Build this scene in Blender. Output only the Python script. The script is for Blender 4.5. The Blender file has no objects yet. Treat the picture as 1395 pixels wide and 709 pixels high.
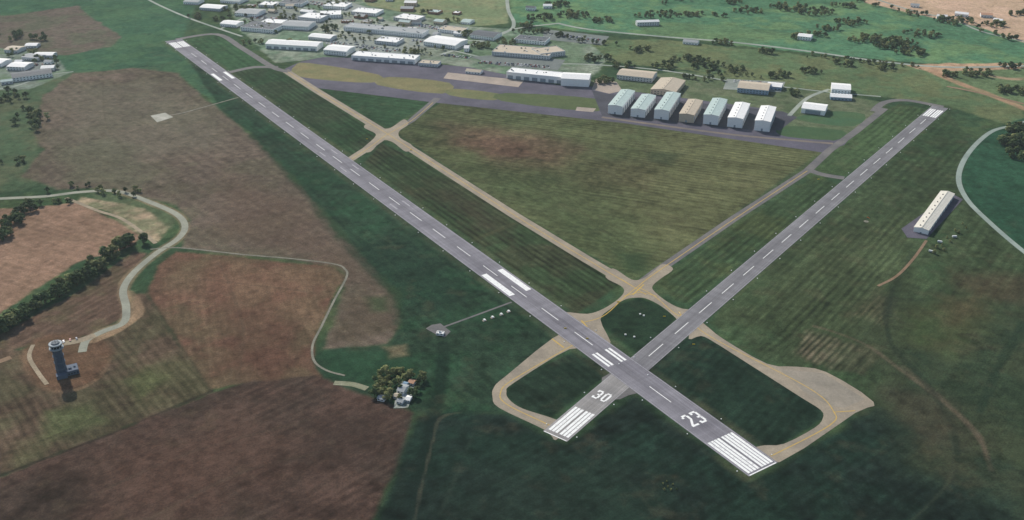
import bpy, math, random
import numpy as np
from mathutils import Vector, geometry
random.seed(7)
SC=bpy.context.scene
# ---------------------------------------------------------------- survey: aerial picture -> flat ground metres
H=533.0; F=1400.0; TH=math.radians(27.0); ST,CT=math.sin(TH),math.cos(TH)
def G(u,v):
    x=u-697.5; y=v-354.5; t=H/(F*ST+y*CT)
    return (x*t,(F*CT-y*ST)*t)
def GV(p): return Vector(G(*p))
def lin(c):
    return tuple(((x/255)/12.92 if x/255<=0.04045 else ((x/255+0.055)/1.055)**2.4) for x in c)
def C(c,k=1.0):
    l=lin(c); return (l[0]*k,l[1]*k,l[2]*k,1.0)

# ---------------------------------------------------------------- materials
def newmat(name):
    m=bpy.data.materials.new(name); m.use_nodes=True
    nt=m.node_tree; b=nt.nodes['Principled BSDF']
    b.inputs['Roughness'].default_value=0.9
    b.inputs['Specular IOR Level'].default_value=0.05
    return m,nt,b
def noise(nt,scale,detail=4,vec=None,rough=0.6):
    n=nt.nodes.new('ShaderNodeTexNoise'); n.inputs['Scale'].default_value=scale
    n.inputs['Detail'].default_value=detail; n.inputs['Roughness'].default_value=rough
    if vec is not None: nt.links.new(vec,n.inputs['Vector'])
    return n.outputs['Fac']
def maprange(nt,src,a,b,c,d):
    n=nt.nodes.new('ShaderNodeMapRange'); nt.links.new(src,n.inputs[0])
    for i,v in enumerate((a,b,c,d)): n.inputs[i+1].default_value=v
    return n.outputs[0]
def mathn(nt,op,a,b):
    n=nt.nodes.new('ShaderNodeMath'); n.operation=op
    for i,s in enumerate((a,b)):
        if isinstance(s,(int,float)): n.inputs[i].default_value=s
        else: nt.links.new(s,n.inputs[i])
    return n.outputs[0]
def mixc(nt,fac,a,b,mode='MIX'):
    n=nt.nodes.new('ShaderNodeMix'); n.data_type='RGBA'; n.blend_type=mode
    for i,s in ((0,fac),(6,a),(7,b)):
        if isinstance(s,(int,float)): n.inputs[i].default_value=s
        elif isinstance(s,tuple): n.inputs[i].default_value=s
        else: nt.links.new(s,n.inputs[i])
    return n.outputs[2]
def scalecol(nt,col,fac):
    n=nt.nodes.new('ShaderNodeVectorMath'); n.operation='SCALE'
    if isinstance(col,tuple): n.inputs[0].default_value=col[:3]
    else: nt.links.new(col,n.inputs[0])
    nt.links.new(fac,n.inputs['Scale']); return n.outputs[0]
def pos(nt): return nt.nodes.new('ShaderNodeNewGeometry').outputs['Position']
def objc(nt): return nt.nodes.new('ShaderNodeTexCoord').outputs['Object']
def mapping(nt,vec,scale,rot=0):
    n=nt.nodes.new('ShaderNodeMapping'); nt.links.new(vec,n.inputs[0])
    n.inputs['Scale'].default_value=scale; n.inputs['Rotation'].default_value=(0,0,rot); return n.outputs[0]
MC={}
def surf(name,c1,c2=None,scale=0.05,fine=0.6,amp=0.25,rough=0.9):
    if name in MC: return MC[name]
    m,nt,b=newmat(name); p=pos(nt); c2=c2 or c1
    f=maprange(nt,noise(nt,scale,5,p),0.35,0.65,0,1)
    col=mixc(nt,f,C(c1),C(c2))
    g=maprange(nt,noise(nt,fine,3,p,0.7),0.25,0.75,1-amp,1+amp)
    h=maprange(nt,noise(nt,fine*.22,4,p,0.7),0.3,0.7,1-amp*.6,1+amp*.6)
    nt.links.new(scalecol(nt,scalecol(nt,col,g),h),b.inputs['Base Color']); b.inputs['Roughness'].default_value=rough
    MC[name]=m; return m
def runway_mat(name,c1,c2):
    m,nt,b=newmat(name); o=objc(nt)
    f=maprange(nt,noise(nt,0.02,5,o),0.35,0.65,0,1)
    col=mixc(nt,f,C(c1),C(c2))
    st=noise(nt,1.0,4,mapping(nt,o,(0.006,0.45,1)),0.6)
    col=scalecol(nt,col,maprange(nt,st,0.3,0.7,0.82,1.16))
    sep=nt.nodes.new('ShaderNodeSeparateXYZ'); nt.links.new(o,sep.inputs[0])
    a=mathn(nt,'ABSOLUTE',sep.outputs[1],0)
    w=maprange(nt,a,1.0,8.0,0.88,1.04)
    col=scalecol(nt,col,w)
    v=noise(nt,1.0,2,mapping(nt,o,(0.09,0.004,1)))
    col=scalecol(nt,col,maprange(nt,v,0.35,0.65,0.9,1.1))
    jn=mathn(nt,'FRACT',mathn(nt,'MULTIPLY',mathn(nt,'ADD',sep.outputs[1],50.0),0.2),0)
    jl=maprange(nt,mathn(nt,'ABSOLUTE',mathn(nt,'SUBTRACT',jn,0.5),0),0.0,0.07,0.86,1.0)
    col=scalecol(nt,col,jl)
    g=maprange(nt,noise(nt,0.8,3,o,0.7),0.25,0.75,0.84,1.16)
    nt.links.new(scalecol(nt,col,g),b.inputs['Base Color']); return m
def paint_mat(name,c,base,wear=0.5):
    m,nt,b=newmat(name); p=pos(nt)
    f=maprange(nt,noise(nt,0.35,5,p,0.75),0.62-wear*0.25,0.85-wear*0.2,0,0.85)
    nt.links.new(mixc(nt,f,C(c),C(base)),b.inputs['Base Color']); return m

M_RWY=runway_mat('runway_asphalt',(136,134,139),(119,117,123))
M_RWY2=runway_mat('crosswind_runway_asphalt',(131,130,132),(114,113,116))
M_RWY3=runway_mat('weathered_runway_asphalt',(154,151,147),(137,135,133))
M_TAN=surf('taxiway_concrete',(160,149,130),(140,131,117),0.03,0.5,0.16)
M_APR=surf('apron_asphalt',(98,95,106),(82,80,90),0.02,0.4,0.18)
M_TXA=surf('taxiway_asphalt',(120,117,114),(100,99,99),0.03,0.5,0.15)
M_CON=surf('apron_concrete',(172,158,144),(152,142,131),0.03,0.3,0.15)
M_ROAD=surf('pale_road_asphalt',(154,155,139),(134,136,123),0.03,0.5,0.15)
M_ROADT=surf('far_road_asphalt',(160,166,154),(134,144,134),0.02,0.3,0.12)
M_DIRT=surf('dirt_track',(146,123,100),(122,102,82),0.04,0.4,0.2)
M_GRAV=surf('gravel',(138,135,121),(110,110,98),0.06,0.5,0.25)
M_WHITE=paint_mat('white_runway_paint',(238,238,234),(146,144,146),0.42)
M_WOLD=paint_mat('worn_white_paint',(176,175,176),(124,122,127),0.8)
M_YEL=paint_mat('yellow_taxi_paint',(198,166,84),(150,138,110),0.6)

# ---------------------------------------------------------------- mesh helpers
def mkobj(name,verts,faces,mats,fm=None,loc=(0,0,0),rotz=0,parent=None):
    me=bpy.data.meshes.new(name); me.from_pydata([tuple(v) for v in verts],[],faces)
    for m in mats: me.materials.append(m)
    if fm is not None: me.polygons.foreach_set('material_index',fm)
    me.update(); o=bpy.data.objects.new(name,me); SC.collection.objects.link(o)
    o.location=loc; o.rotation_euler=(0,0,rotz)
    if parent: o.parent=parent
    return o
_z=[0.04]
def nz():
    _z[0]+=0.004; return _z[0]
def cr(pts,n=8,closed=False):
    P=[Vector(p) for p in pts]; out=[]
    N=len(P)
    rngi=range(N) if closed else range(N-1)
    for i in rngi:
        if closed: a,b,c,d=P[i-1],P[i],P[(i+1)%N],P[(i+2)%N]
        else: a=P[max(i-1,0)];b=P[i];c=P[i+1];d=P[min(i+2,N-1)]
        for k in range(n):
            t=k/n
            out.append(0.5*((2*b)+(c-a)*t+(2*a-5*b+4*c-d)*t*t+(3*b-a-3*c+d)*t**3))
    if not closed: out.append(P[-1])
    return out
def poly(name,px,mat,smooth=0,z=None,parent=None):
    pts=[GV(p) for p in px]
    if smooth: pts=cr(pts,smooth,True)
    z=nz() if z is None else z
    tri=geometry.tessellate_polygon([[Vector((p.x,p.y,0)) for p in pts]])
    fs=[]
    for t in tri:
        a,b,c=[pts[i] for i in t]
        cr_=(b-a).x*(c-a).y-(b-a).y*(c-a).x
        fs.append(tuple(t) if cr_>0 else tuple(reversed(t)))
    return mkobj(name,[(p.x,p.y,z) for p in pts],fs,[mat],parent=parent)
def ribbon(name,px,w,mat,smooth=8,z=None,parent=None):
    pts=[GV(p) for p in px]
    if smooth and len(pts)>2: pts=cr(pts,smooth)
    z=nz() if z is None else z
    V=[];Fc=[]
    for i,p in enumerate(pts):
        d=(pts[min(i+1,len(pts)-1)]-pts[max(i-1,0)]).normalized(); n=Vector((-d.y,d.x))
        V.append((p.x-n.x*w/2,p.y-n.y*w/2,z));V.append((p.x+n.x*w/2,p.y+n.y*w/2,z))
    for i in range(len(pts)-1): Fc.append((2*i,2*i+2,2*i+3,2*i+1))
    return mkobj(name,V,Fc,[mat],parent=parent)

# ---------------------------------------------------------------- ground colours (fields) on a fine sheet
xs=np.concatenate([[-40000,-16000,-7000,-3500,-2000,-1500],np.arange(-1260,1261,1.8),[1500,2000,3500,7000,16000,40000]])
yy=[560.0]; 
while yy[-1]<2460: yy.append(yy[-1]+1.3+(yy[-1]-560)/1900*2.2)
ys=np.concatenate([[-20000,-8000,-3000,-1000,0,300,450],yy,[2600,2900,3500,5000,9000,18000,40000]])
X,Y=np.meshgrid(xs,ys); ny,nx=X.shape
def hsh(ix,iy,s):
    h=(ix.astype(np.int64)*374761393+iy.astype(np.int64)*668265263+s*1442695)&0xffffffff
    h=((h^(h>>13))*1274126177)&0xffffffff; h=h^(h>>16); return (h&0xffff)/65535.0
def vn(x,y,s):
    ix=np.floor(x);iy=np.floor(y);fx=x-ix;fy=y-iy;fx=fx*fx*(3-2*fx);fy=fy*fy*(3-2*fy)
    a=hsh(ix,iy,s);b=hsh(ix+1,iy,s);c=hsh(ix,iy+1,s);d=hsh(ix+1,iy+1,s)
    return (a+(b-a)*fx)*(1-fy)+(c+(d-c)*fx)*fy
def fbm(x,y,sc,o=4,s=1):
    r=0;a=1;t=0
    for i in range(o):
        r=r+a*vn(x/sc*2**i+17*i,y/sc*2**i-9*i,s+i);t+=a;a*=0.6
    return r/t-0.5
N1=fbm(X,Y,160,5,3); N2=fbm(X,Y,28,4,11); N3=fbm(X,Y,7,3,29); N4=fbm(X,Y,70,5,41)
JX=fbm(X,Y,40,3,51)
col=np.zeros((ny,nx,3)); col[:]=lin((48,80,54))
rowd=np.zeros((ny,nx,3)); rowd[...,0]=.8; rowd[...,1]=.6; rowd[...,2]=.15   # direction of rows + strength
def sub(pts,pad):
    P=np.array(pts); x0,y0=P.min(0)-pad; x1,y1=P.max(0)+pad
    i0,i1=np.searchsorted(xs,[x0,x1]);j0,j1=np.searchsorted(ys,[y0,y1])
    return slice(max(j0-1,0),min(j1+1,ny)),slice(max(i0-1,0),min(i1+1,nx))
def segd(x,y,a,b):
    dx,dy=b[0]-a[0],b[1]-a[1]; L=dx*dx+dy*dy+1e-9
    t=np.clip(((x-a[0])*dx+(y-a[1])*dy)/L,0,1)
    return np.hypot(x-a[0]-t*dx,y-a[1]-t*dy)
def region(px,c,feather=3,jit=8,stripe=None,var=0.35,mix=1.0,tint=None,smooth=0):
    pts=[G(*p) for p in px]
    if smooth: pts=[tuple(p) for p in cr(pts,smooth,True)]
    S=sub(pts,feather+jit); x=X[S];y=Y[S]
    ins=np.zeros(x.shape,bool); d=np.full(x.shape,1e9)
    n=len(pts)
    for i in range(n):
        a=pts[i];b=pts[(i+1)%n]
        cnd=((a[1]>y)!=(b[1]>y)); 
        with np.errstate(divide='ignore',invalid='ignore'):
            xi=(b[0]-a[0])*(y-a[1])/((b[1]-a[1]) if b[1]!=a[1] else 1e-9)+a[0]
        ins^=cnd&(x<xi); d=np.minimum(d,segd(x,y,a,b))
    sd=np.where(ins,d,-d)+(JX[S])*2*jit+N3[S]*min(jit,4)
    al=np.clip((sd+feather)/(2*feather),0,1); al=al*al*(3-2*al)*mix
    cc=np.array(lin(c)); base=np.ones(x.shape+(3,))*cc
    if tint is not None:
        f=np.clip((N4[S]+0.7*N2[S])*4+0.4,0,1)[...,None]; base=base*(1-f)+np.array(lin(tint))*f
    m=1+1.3*var*(1.0*N1[S]+1.0*N2[S]+1.3*N3[S])
    if stripe:
        p,q,per,amp=stripe; amp=amp*1.05; a=np.array(G(*p));b=np.array(G(*q)); dr=(b-a)/np.linalg.norm(b-a)
        s=(x-a[0])*(-dr[1])+(y-a[1])*dr[0]; l=(x-a[0])*dr[0]+(y-a[1])*dr[1]
        s=s+6*(vn(l/150,s/90,77)-.5)+1.6*(vn(l/28,s/20,78)-.5)
        w=np.sin(2*np.pi*s/per); w=np.sign(w)*np.abs(w)**0.8
        brk=np.clip(-0.1+2.2*vn(l/70,s/22,5),0,1.6)
        m=m*(1+amp*w*brk*0.65+amp*1.3*(vn(l/60,s/(per*0.5),9)-.5)+amp*1.0*(vn(l/200,s/(per*2.3),19)-.5)+amp*1.0*(vn(l/14,s/(per*.33),23)-.5))
        mk=al>0.4; R=rowd[S]; R[mk]=(dr[0],dr[1],min(.8,amp*2.4)); rowd[S]=R
    base=base*m[...,None]
    al=al[...,None]; col[S]=col[S]*(1-al)+np.clip(base,0.002,1)*al
def stroke(px,c,w,feather=2,mix=0.8,smooth=6,jit=2):
    pts=[Vector(G(*p)) for p in px]
    if smooth and len(pts)>2: pts=cr(pts,smooth)
    pts=[tuple(p) for p in pts]
    S=sub(pts,w+feather+4); x=X[S];y=Y[S]; d=np.full(x.shape,1e9)
    for a,b in zip(pts[:-1],pts[1:]): d=np.minimum(d,segd(x,y,a,b))
    d=d+JX[S]*2*jit
    al=np.clip((w/2+feather-d)/(feather*1.0+1e-6),0,1)*mix*np.clip(0.75+1.5*N2[S],0.2,1)
    al=al[...,None]; col[S]=col[S]*(1-al)+np.array(lin(c))*al
LR=((1040,640),(236,55)); SR=((756,595),(1281,146))
# -- whole-landscape base
region([(-900,-330),(2300,-330),(2300,1500),(-900,1500)],(50,76,52),3,0,var=0.5,tint=(62,82,52))
# far belts
region([(640,-200),(2000,-200),(2000,110),(1395,92),(1250,86),(1100,72),(900,50),(780,42),(700,30)],(74,120,88),4,6,var=0.35,tint=(92,126,84))
region([(900,-60),(1180,-60),(1180,0),(1050,12),(900,5)],(62,108,80),6,10,mix=.8)
region([(1160,-60),(1700,-60),(1700,96),(1395,58),(1330,36),(1240,18),(1180,4)],(190,162,138),4,6,var=0.2,tint=(174,150,124))
region([(860,28),(1000,35),(1100,48),(1000,62),(880,46)],(90,120,80),8,12,mix=.7)
region([(430,-60),(700,-60),(692,32),(640,36),(580,22),(500,8)],(126,134,98),4,6,var=0.25,tint=(110,128,92))
region([(780,80),(800,55),(900,54),(1100,76),(1240,90),(1300,120),(1395,150),(1395,175),(1290,146),(1220,135),(1060,118),(930,96)],(98,110,74),5,10,tint=(82,106,72))
region([(1235,88),(1300,90),(1500,88),(1500,130),(1395,150),(1340,130),(1290,118)],(92,114,78),5,8)
region([(1230,88),(1395,86),(1395,94),(1290,98),(1300,108),(1260,96)],(178,146,118),3,8,mix=.9)
stroke([(1270,98),(1310,115),(1350,130),(1400,150)],(170,134,108),10,6,.9)
stroke([(1330,100),(1380,108),(1420,104)],(170,140,116),8,6,.8)
# upper left
region([(-400,-100),(300,-100),(262,20),(250,50),(345,140),(300,152),(240,100),(90,102),(-400,70)],(54,90,66),4,8,tint=(62,96,66))
region([(-200,34),(20,20),(105,8),(165,52),(150,64),(90,76),(-200,70)],(98,89,80),4,8,var=.35,tint=(86,88,72))
region([(-200,90),(70,104),(130,96),(60,130),(50,190),(60,250),(30,262),(-200,270)],(68,90,64),6,10,tint=(82,91,66))
BF=[(100,100),(180,93),(240,100),(300,150),(350,192),(420,265),(450,308),(490,345),(520,380),(540,402),(545,440),(530,470),(440,476),(475,375),(462,362),(245,338),(262,300),(240,280),(160,258),(80,258),(30,240),(60,205),(40,170),(60,130)]
region(BF,(101,90,79),4,7,stripe=((100,100),(440,290),16,.11),var=.42,tint=(90,84,70))
region([(80,120),(220,110),(300,160),(300,200),(180,220),(90,200)],(103,101,86),40,20,mix=.5,var=.3)
region([(80,200),(160,190),(230,240),(180,256),(90,250)],(90,94,74),30,20,mix=.5,var=.3)
region([(300,230),(420,280),(520,400),(420,350),(300,320)],(92,76,65),30,15,mix=.65,var=.3)
region([(470,400),(540,400),(540,450),(450,468)],(72,63,50),14,8,mix=.7)
region([(500,405),(530,402),(530,425),(505,425)],(52,72,46),8,6,mix=.7)
stroke([(345,185),(420,265),(450,308),(520,380),(542,402),(546,440)],(30,54,36),10,6,.7)
# left bottom fields
region([(-200,300),(40,282),(110,276),(195,322),(180,336),(110,356),(60,386),(0,428),(-200,520)],(138,112,93),3,4,stripe=((40,282),(195,322),10,.08),var=.35,tint=(124,101,83))
region([(110,268),(200,285),(228,310),(215,330),(195,325),(150,290),(105,275)],(166,146,121),3,5,var=.5,tint=(104,106,80))
region([(120,262),(200,270),(240,296),(232,312),(200,284),(130,272)],(84,96,70),3,5,mix=.6)
region([(-200,540),(0,456),(100,402),(180,342),(200,345),(172,398),(174,430),(120,458),(60,462),(0,488),(-200,560)],(92,75,63),3,4,stripe=((0,470),(160,380),9,.13),var=.4,tint=(80,74,55))
region([(240,342),(455,364),(468,376),(438,440),(425,490),(445,512),(560,558),(500,562),(330,522),(285,532),(245,470),(200,400),(215,360)],(102,76,62),3,4,stripe=((300,350),(330,500),9,.11),var=.5,tint=(89,76,58))
region([(250,350),(440,366),(430,440),(300,420)],(115,88,70),35,15,mix=.5)
region([(225,350),(300,350),(270,400),(215,400)],(88,84,62),20,15,mix=.45)
region([(300,400),(400,430),(380,520),(300,500)],(88,64,52),30,20,mix=.6)
region([(-200,500),(60,472),(110,482),(150,452),(175,432),(182,400),(200,400),(245,470),(288,534),(150,592),(0,648),(-200,710)],(84,71,58),3,4,stripe=((180,440),(262,530),8,.22),var=.5,tint=(75,71,53))
region([(180,500),(250,490),(280,530),(200,550)],(80,83,54),15,12,mix=.3)
region([(60,560),(130,545),(150,575),(60,600)],(74,92,54),9,12,mix=.45)
region([(20,600),(90,580),(60,620),(0,640)],(87,94,60),10,10,mix=.3)
region([(170,520),(200,505),(230,515),(190,545)],(82,96,56),8,10,mix=.4)
region([(-300,720),(0,650),(285,536),(330,523),(430,512),(450,516),(565,562),(540,640),(510,709),(490,800),(-300,1000)],(80,63,55),3,4,stripe=((60,709),(420,540),9,.13),var=.55,tint=(67,56,49))
region([(120,640),(300,560),(420,600),(300,700),(150,709)],(95,72,61),40,20,mix=.55)
region([(400,560),(540,570),(520,640),(420,620)],(66,53,47),20,15,mix=.6)
stroke([(-60,668),(0,648),(150,592),(288,533)],(42,37,30),1.5,2,.8,0)
stroke([(200,398),(245,470),(288,533)],(52,46,37),1.5,2,.6,0)
stroke([(-60,640),(60,600),(150,560),(250,525)],(50,45,37),1.2,1.5,.4,4)
for l in [[(120,150),(200,170),(280,230),(380,300)],[(60,200),(180,230),(260,262)],[(250,120),(330,200),(430,300)],[(300,360),(330,440),(325,520)],[(80,700),(250,620),(470,560)],[(200,709),(340,640),(520,600)],[(270,380),(400,395),(430,400)],[(140,110),(150,180),(230,240),(350,330)]]:
    stroke(l,(74,65,54),1.2,1.6,.4,6,1)
# tower mound
region([(30,475),(75,455),(140,465),(150,490),(125,520),(80,535),(40,515)],(98,75,58),5,4,mix=.9,smooth=4)
stroke([(34,480),(38,508),(62,530),(100,532),(135,515),(150,490)],(124,102,80),2.5,1.5,.6)
stroke([(160,261),(205,276),(240,292),(252,308),(243,325),(212,346),(182,372),(168,395),(174,420),(168,440),(140,452),(118,464)],(142,125,99),11,2.5,.8)
stroke([(175,400),(190,425),(160,450),(128,464)],(156,132,104),9,2,.8)
# green verge west of the main runway
region([(240,55),(480,225),(700,395),(762,458),(690,515),(680,560),(600,570),(565,562),(440,515),(428,492),(440,478),(530,470),(548,440),(545,400),(490,342),(420,262),(350,188),(300,150)],(40,62,46),3,5,stripe=(LR[0],LR[1],11,.13),var=.6,tint=(35,64,44))
region([(440,480),(530,475),(580,480),(560,540),(450,512)],(37,70,48),8,8,mix=.8)
region([(520,472),(552,470),(560,485),(530,490)],(124,112,86),5,6,mix=.7)
region([(480,330),(560,330),(640,400),(600,430),(555,420)],(31,54,41),20,12,mix=.7)
# foreground verge
region([(600,562),(690,565),(745,590),(770,605),(865,540),(1022,655),(1060,632),(1190,552),(1395,560),(1700,800),(480,900),(508,709),(540,640),(565,565)],(31,46,40),6,6,stripe=((560,709),(850,560),9,.15),var=.65,tint=(27,47,38))
region([(700,600),(850,640),(950,709),(700,760),(620,700)],(36,52,43),30,20,mix=.5)
stroke([(605,470),(600,520),(585,590),(560,709),(550,760)],(19,34,29),7,5,.75)
stroke([(628,562),(600,570),(590,600),(575,660),(562,720)],(80,80,66),1.2,1.2,.6)
stroke([(645,590),(625,640),(600,700)],(50,64,53),1.5,1.5,.4)
stroke([(780,610),(860,660),(900,720)],(43,59,48),1.2,1.5,.4)
# infields
st_l=(LR[0],LR[1])
region([(250,55),(300,50),(345,75),(372,92),(315,98)],(53,84,55),3,2,stripe=st_l+(12,.14),var=.4)
region([(312,98),(372,92),(430,127),(515,185),(480,212)],(51,67,46),3,2,stripe=st_l+(9,.28),var=.4,tint=(44,69,44))
region([(430,118),(590,138),(528,174)],(46,73,48),3,2,stripe=((430,118),(590,138),14,.12),var=.4)
region([(495,222),(520,195),(600,233),(700,297),(845,388),(785,428)],(56,64,44),3,2,stripe=st_l+(8.5,.36),var=.4,tint=(48,65,42))
region([(600,260),(660,280),(700,330),(640,310)],(66,60,47),18,10,mix=.5)
stroke([(640,330),(700,305)],(80,82,56),3,3,.5,0)
region([(540,182),(600,140),(850,166),(1120,205),(1000,292),(890,370),(862,380),(700,287)],(81,88,58),3,2,stripe=((620,150),(1110,215),9,.2),var=.55,tint=(71,81,52))
region([(900,180),(1115,205),(950,320),(880,340),(850,260)],(98,101,68),45,20,stripe=((620,150),(1110,215),9,.26),mix=.6)
region([(600,168),(700,178),(790,202),(770,230),(690,222),(620,200)],(95,77,62),38,22,mix=.8,var=.9)
region([(620,190),(700,185),(740,215),(660,215)],(84,64,53),20,22,mix=.65,var=.9)
region([(780,215),(900,220),(880,260),(800,250)],(86,80,57),30,22,mix=.45,var=.9)
region([(630,232),(760,240),(880,340),(860,370),(740,300)],(65,80,51),40,20,stripe=st_l+(10,.22),mix=.6)
region([(840,345),(880,345),(880,372),(850,372)],(42,65,42),12,8,mix=.75)
region([(880,205),(925,210),(915,225),(885,220)],(50,65,44),10,8,mix=.6)
region([(895,378),(1110,240),(1145,252),(940,415),(915,410)],(54,74,48),3,2,stripe=SR+(9,.28),var=.4,tint=(62,75,46))
region([(1225,142),(1266,150),(1150,240),(1112,228),(1140,200),(1205,150)],(62,84,53),3,2,stripe=SR+(10,.2),var=.4)
region([(780,480),(825,495),(830,510),(750,568),(705,555),(688,538),(705,512)],(32,50,38),3,2,stripe=st_l+(9,.16),var=.55)
region([(812,437),(840,415),(870,405),(905,418),(922,433),(890,475),(865,482)],(32,52,37),3,2,var=.55)
region([(870,505),(945,455),(965,458),(1060,518),(1115,552),(1122,570),(1060,608),(1035,610)],(30,50,39),3,2,stripe=SR+(9,.16),var=.55)
# east of crosswind runway
region([(965,440),(1292,152),(1325,205),(1308,245),(1325,280),(1395,345),(1700,480),(1700,700),(1395,640),(1190,550),(1125,508),(1050,495)],(58,74,49),4,6,stripe=SR+(11,.18),var=.6,tint=(49,70,45))
region([(1000,430),(1120,320),(1230,300),(1250,380),(1180,470),(1080,460)],(66,78,52),35,15,stripe=SR+(8,.33),mix=.7)
region([(1200,400),(1500,420),(1700,560),(1500,760),(1250,640),(1170,540)],(43,59,43),35,20,mix=.8,tint=(56,64,46))
region([(1290,370),(1400,380),(1400,410),(1320,410)],(78,60,49),22,18,mix=.5)
region([(1230,420),(1330,400),(1360,440),(1290,490),(1240,470)],(76,80,50),22,18,mix=.6,tint=(60,78,44))
region([(1280,405),(1330,400),(1345,425),(1300,440)],(84,66,49),14,14,mix=.4)
region([(1190,520),(1280,540),(1340,600),(1260,600)],(68,62,50),22,18,mix=.55)
region([(1100,450),(1200,482),(1180,516),(1140,505),(1082,480)],(102,92,76),5,10,stripe=((1180,440),(1120,505),6,.7),mix=.65,tint=(70,72,54))
region([(1190,400),(1225,405),(1205,440),(1150,430)],(80,76,57),10,8,stripe=((1225,405),(1195,440),6,.6),mix=.45)
region([(1010,455),(1090,470),(1080,492),(1040,488)],(60,73,50),10,8,stripe=((1090,470),(1060,495),7,.4),mix=.6)
region([(1405,158),(1352,176),(1320,208),(1307,240),(1318,272),(1395,345),(1700,470),(1700,140)],(40,78,57),4,3,var=.5,tint=(35,69,51))
stroke([(1110,445),(1135,452),(1180,470),(1215,495),(1275,540),(1330,590),(1345,625)],(106,92,78),2,2.5,.5)
stroke([(1230,500),(1290,548),(1335,600),(1350,640)],(92,81,67),1.6,2.5,.45)
stroke([(1220,380),(1208,420),(1215,470),(1260,520),(1295,580),(1300,640),(1250,709)],(29,42,33),4,3,.6)
stroke([(1245,345),(1225,385),(1212,430)],(33,46,36),4,4,.5)
stroke([(1395,440),(1360,500),(1335,560)],(29,48,36),4,3,.6)
stroke([(1280,560),(1298,610),(1290,660),(1230,720)],(60,70,55),1.2,1.2,.5)
stroke([(990,480),(1060,540),(1100,570)],(44,59,44),2,2,.35)
stroke([(455,250),(440,290),(500,330),(560,390)],(48,68,51),1.5,1.5,.4)
stroke([(980,425),(1100,318),(1260,178)],(86,90,62),1.5,2,.35)
# apron greens and industrial ground
region([(290,-40),(440,-60),(500,8),(580,24),(650,38),(700,40),(790,50),(830,80),(800,112),(690,102),(560,78),(430,80),(375,86),(330,44)],(95,120,98),4,6,var=.5,tint=(124,136,120))
region([(380,6),(560,35),(640,60),(560,70),(450,50),(360,20)],(146,152,144),12,14,mix=.7)
region([(640,48),(740,50),(800,62),(790,90),(690,95),(620,76)],(85,112,82),10,10,mix=.7)
region([(800,110),(850,108),(930,96),(1060,118),(1210,140),(1160,185),(1060,180),(830,150)],(87,105,75),4,6,tint=(100,110,84))
region([(-60,60),(70,72),(95,100),(40,122),(-60,125)],(114,128,117),4,6,tint=(91,113,88))
# edge wear: paler dusty grass beside the main runway
for off in (1,-1):
    a=Vector(G(*LR[0]));b=Vector(G(*LR[1])); d=(b-a).normalized(); n=Vector((-d.y,d.x))*off*20
    S=sub([tuple(a+n),tuple(b+n)],10); x=X[S];y=Y[S]; dd=segd(x,y,tuple(a+n),tuple(b+n))
    al=(np.clip(1-dd/7,0,1)*np.clip(.35+1.5*N2[S],0,.7))[...,None]
    col[S]=col[S]*(1-al)+np.array(lin((84,88,65)))*al
# scattered weed tufts and bare spots everywhere
tuft=np.clip((fbm(X,Y,9,3,301)-.12)*5,0,1)*.3; col*= (1-tuft[...,None])
bare=(np.clip((fbm(X,Y,22,4,333)-.12)*5,0,1)*.14)[...,None]; col=col*(1-bare)+np.array(lin((106,96,74)))*bare
lum=(col@np.array([.25,.6,.15]))[...,None]; col=lum*.10+col*.90
col*=np.array([1.03,1.0,.96])
co=np.stack([X,Y,np.zeros_like(X)],-1).reshape(-1,3).astype(np.float32)
idx=np.arange(ny*nx).reshape(ny,nx)
q=np.stack([idx[:-1,:-1],idx[:-1,1:],idx[1:,1:],idx[1:,:-1]],-1).reshape(-1,4)
me=bpy.data.meshes.new('ground'); me.vertices.add(len(co)); me.vertices.foreach_set('co',co.ravel())
me.loops.add(q.size); me.loops.foreach_set('vertex_index',q.ravel().astype(np.int32))
me.polygons.add(len(q)); me.polygons.foreach_set('loop_start',np.arange(0,q.size,4,dtype=np.int32))
me.update(calc_edges=True)
at=me.color_attributes.new('field_colour','FLOAT_COLOR','POINT')
rgba=np.ones((ny*nx,4),np.float32); rgba[:,:3]=col.reshape(-1,3); at.data.foreach_set('color',rgba.ravel())
at2=me.attributes.new('row_direction','FLOAT_VECTOR','POINT'); at2.data.foreach_set('vector',rowd.reshape(-1,3).astype(np.float32).ravel())
m,nt,b=newmat('field_ground'); a=nt.nodes.new('ShaderNodeAttribute'); a.attribute_name='field_colour'
rd=nt.nodes.new('ShaderNodeAttribute'); rd.attribute_name='row_direction'
sr=nt.nodes.new('ShaderNodeSeparateXYZ'); nt.links.new(rd.outputs['Vector'],sr.inputs[0])
p=pos(nt); sp=nt.nodes.new('ShaderNodeSeparateXYZ'); nt.links.new(p,sp.inputs[0])
M_=lambda op,x_,y_: mathn(nt,op,x_,y_)
sac=M_('SUBTRACT',M_('MULTIPLY',sp.outputs[1],sr.outputs[0]),M_('MULTIPLY',sp.outputs[0],sr.outputs[1]))
lng=M_('ADD',M_('MULTIPLY',sp.outputs[0],sr.outputs[0]),M_('MULTIPLY',sp.outputs[1],sr.outputs[1]))
def rowvec(fl,fs):
    c_=nt.nodes.new('ShaderNodeCombineXYZ'); nt.links.new(M_('MULTIPLY',lng,fl),c_.inputs[0]); nt.links.new(M_('MULTIPLY',sac,fs),c_.inputs[1]); return c_.outputs[0]
r1=M_('SUBTRACT',noise(nt,1.0,3,rowvec(.05,.42),.65),.5); r2=M_('SUBTRACT',noise(nt,1.0,2,rowvec(.02,.13),.6),.5)
rows=M_('ADD',1.0,M_('MULTIPLY',sr.outputs[2],M_('ADD',M_('MULTIPLY',r1,1.5),M_('MULTIPLY',r2,.6))))
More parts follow.
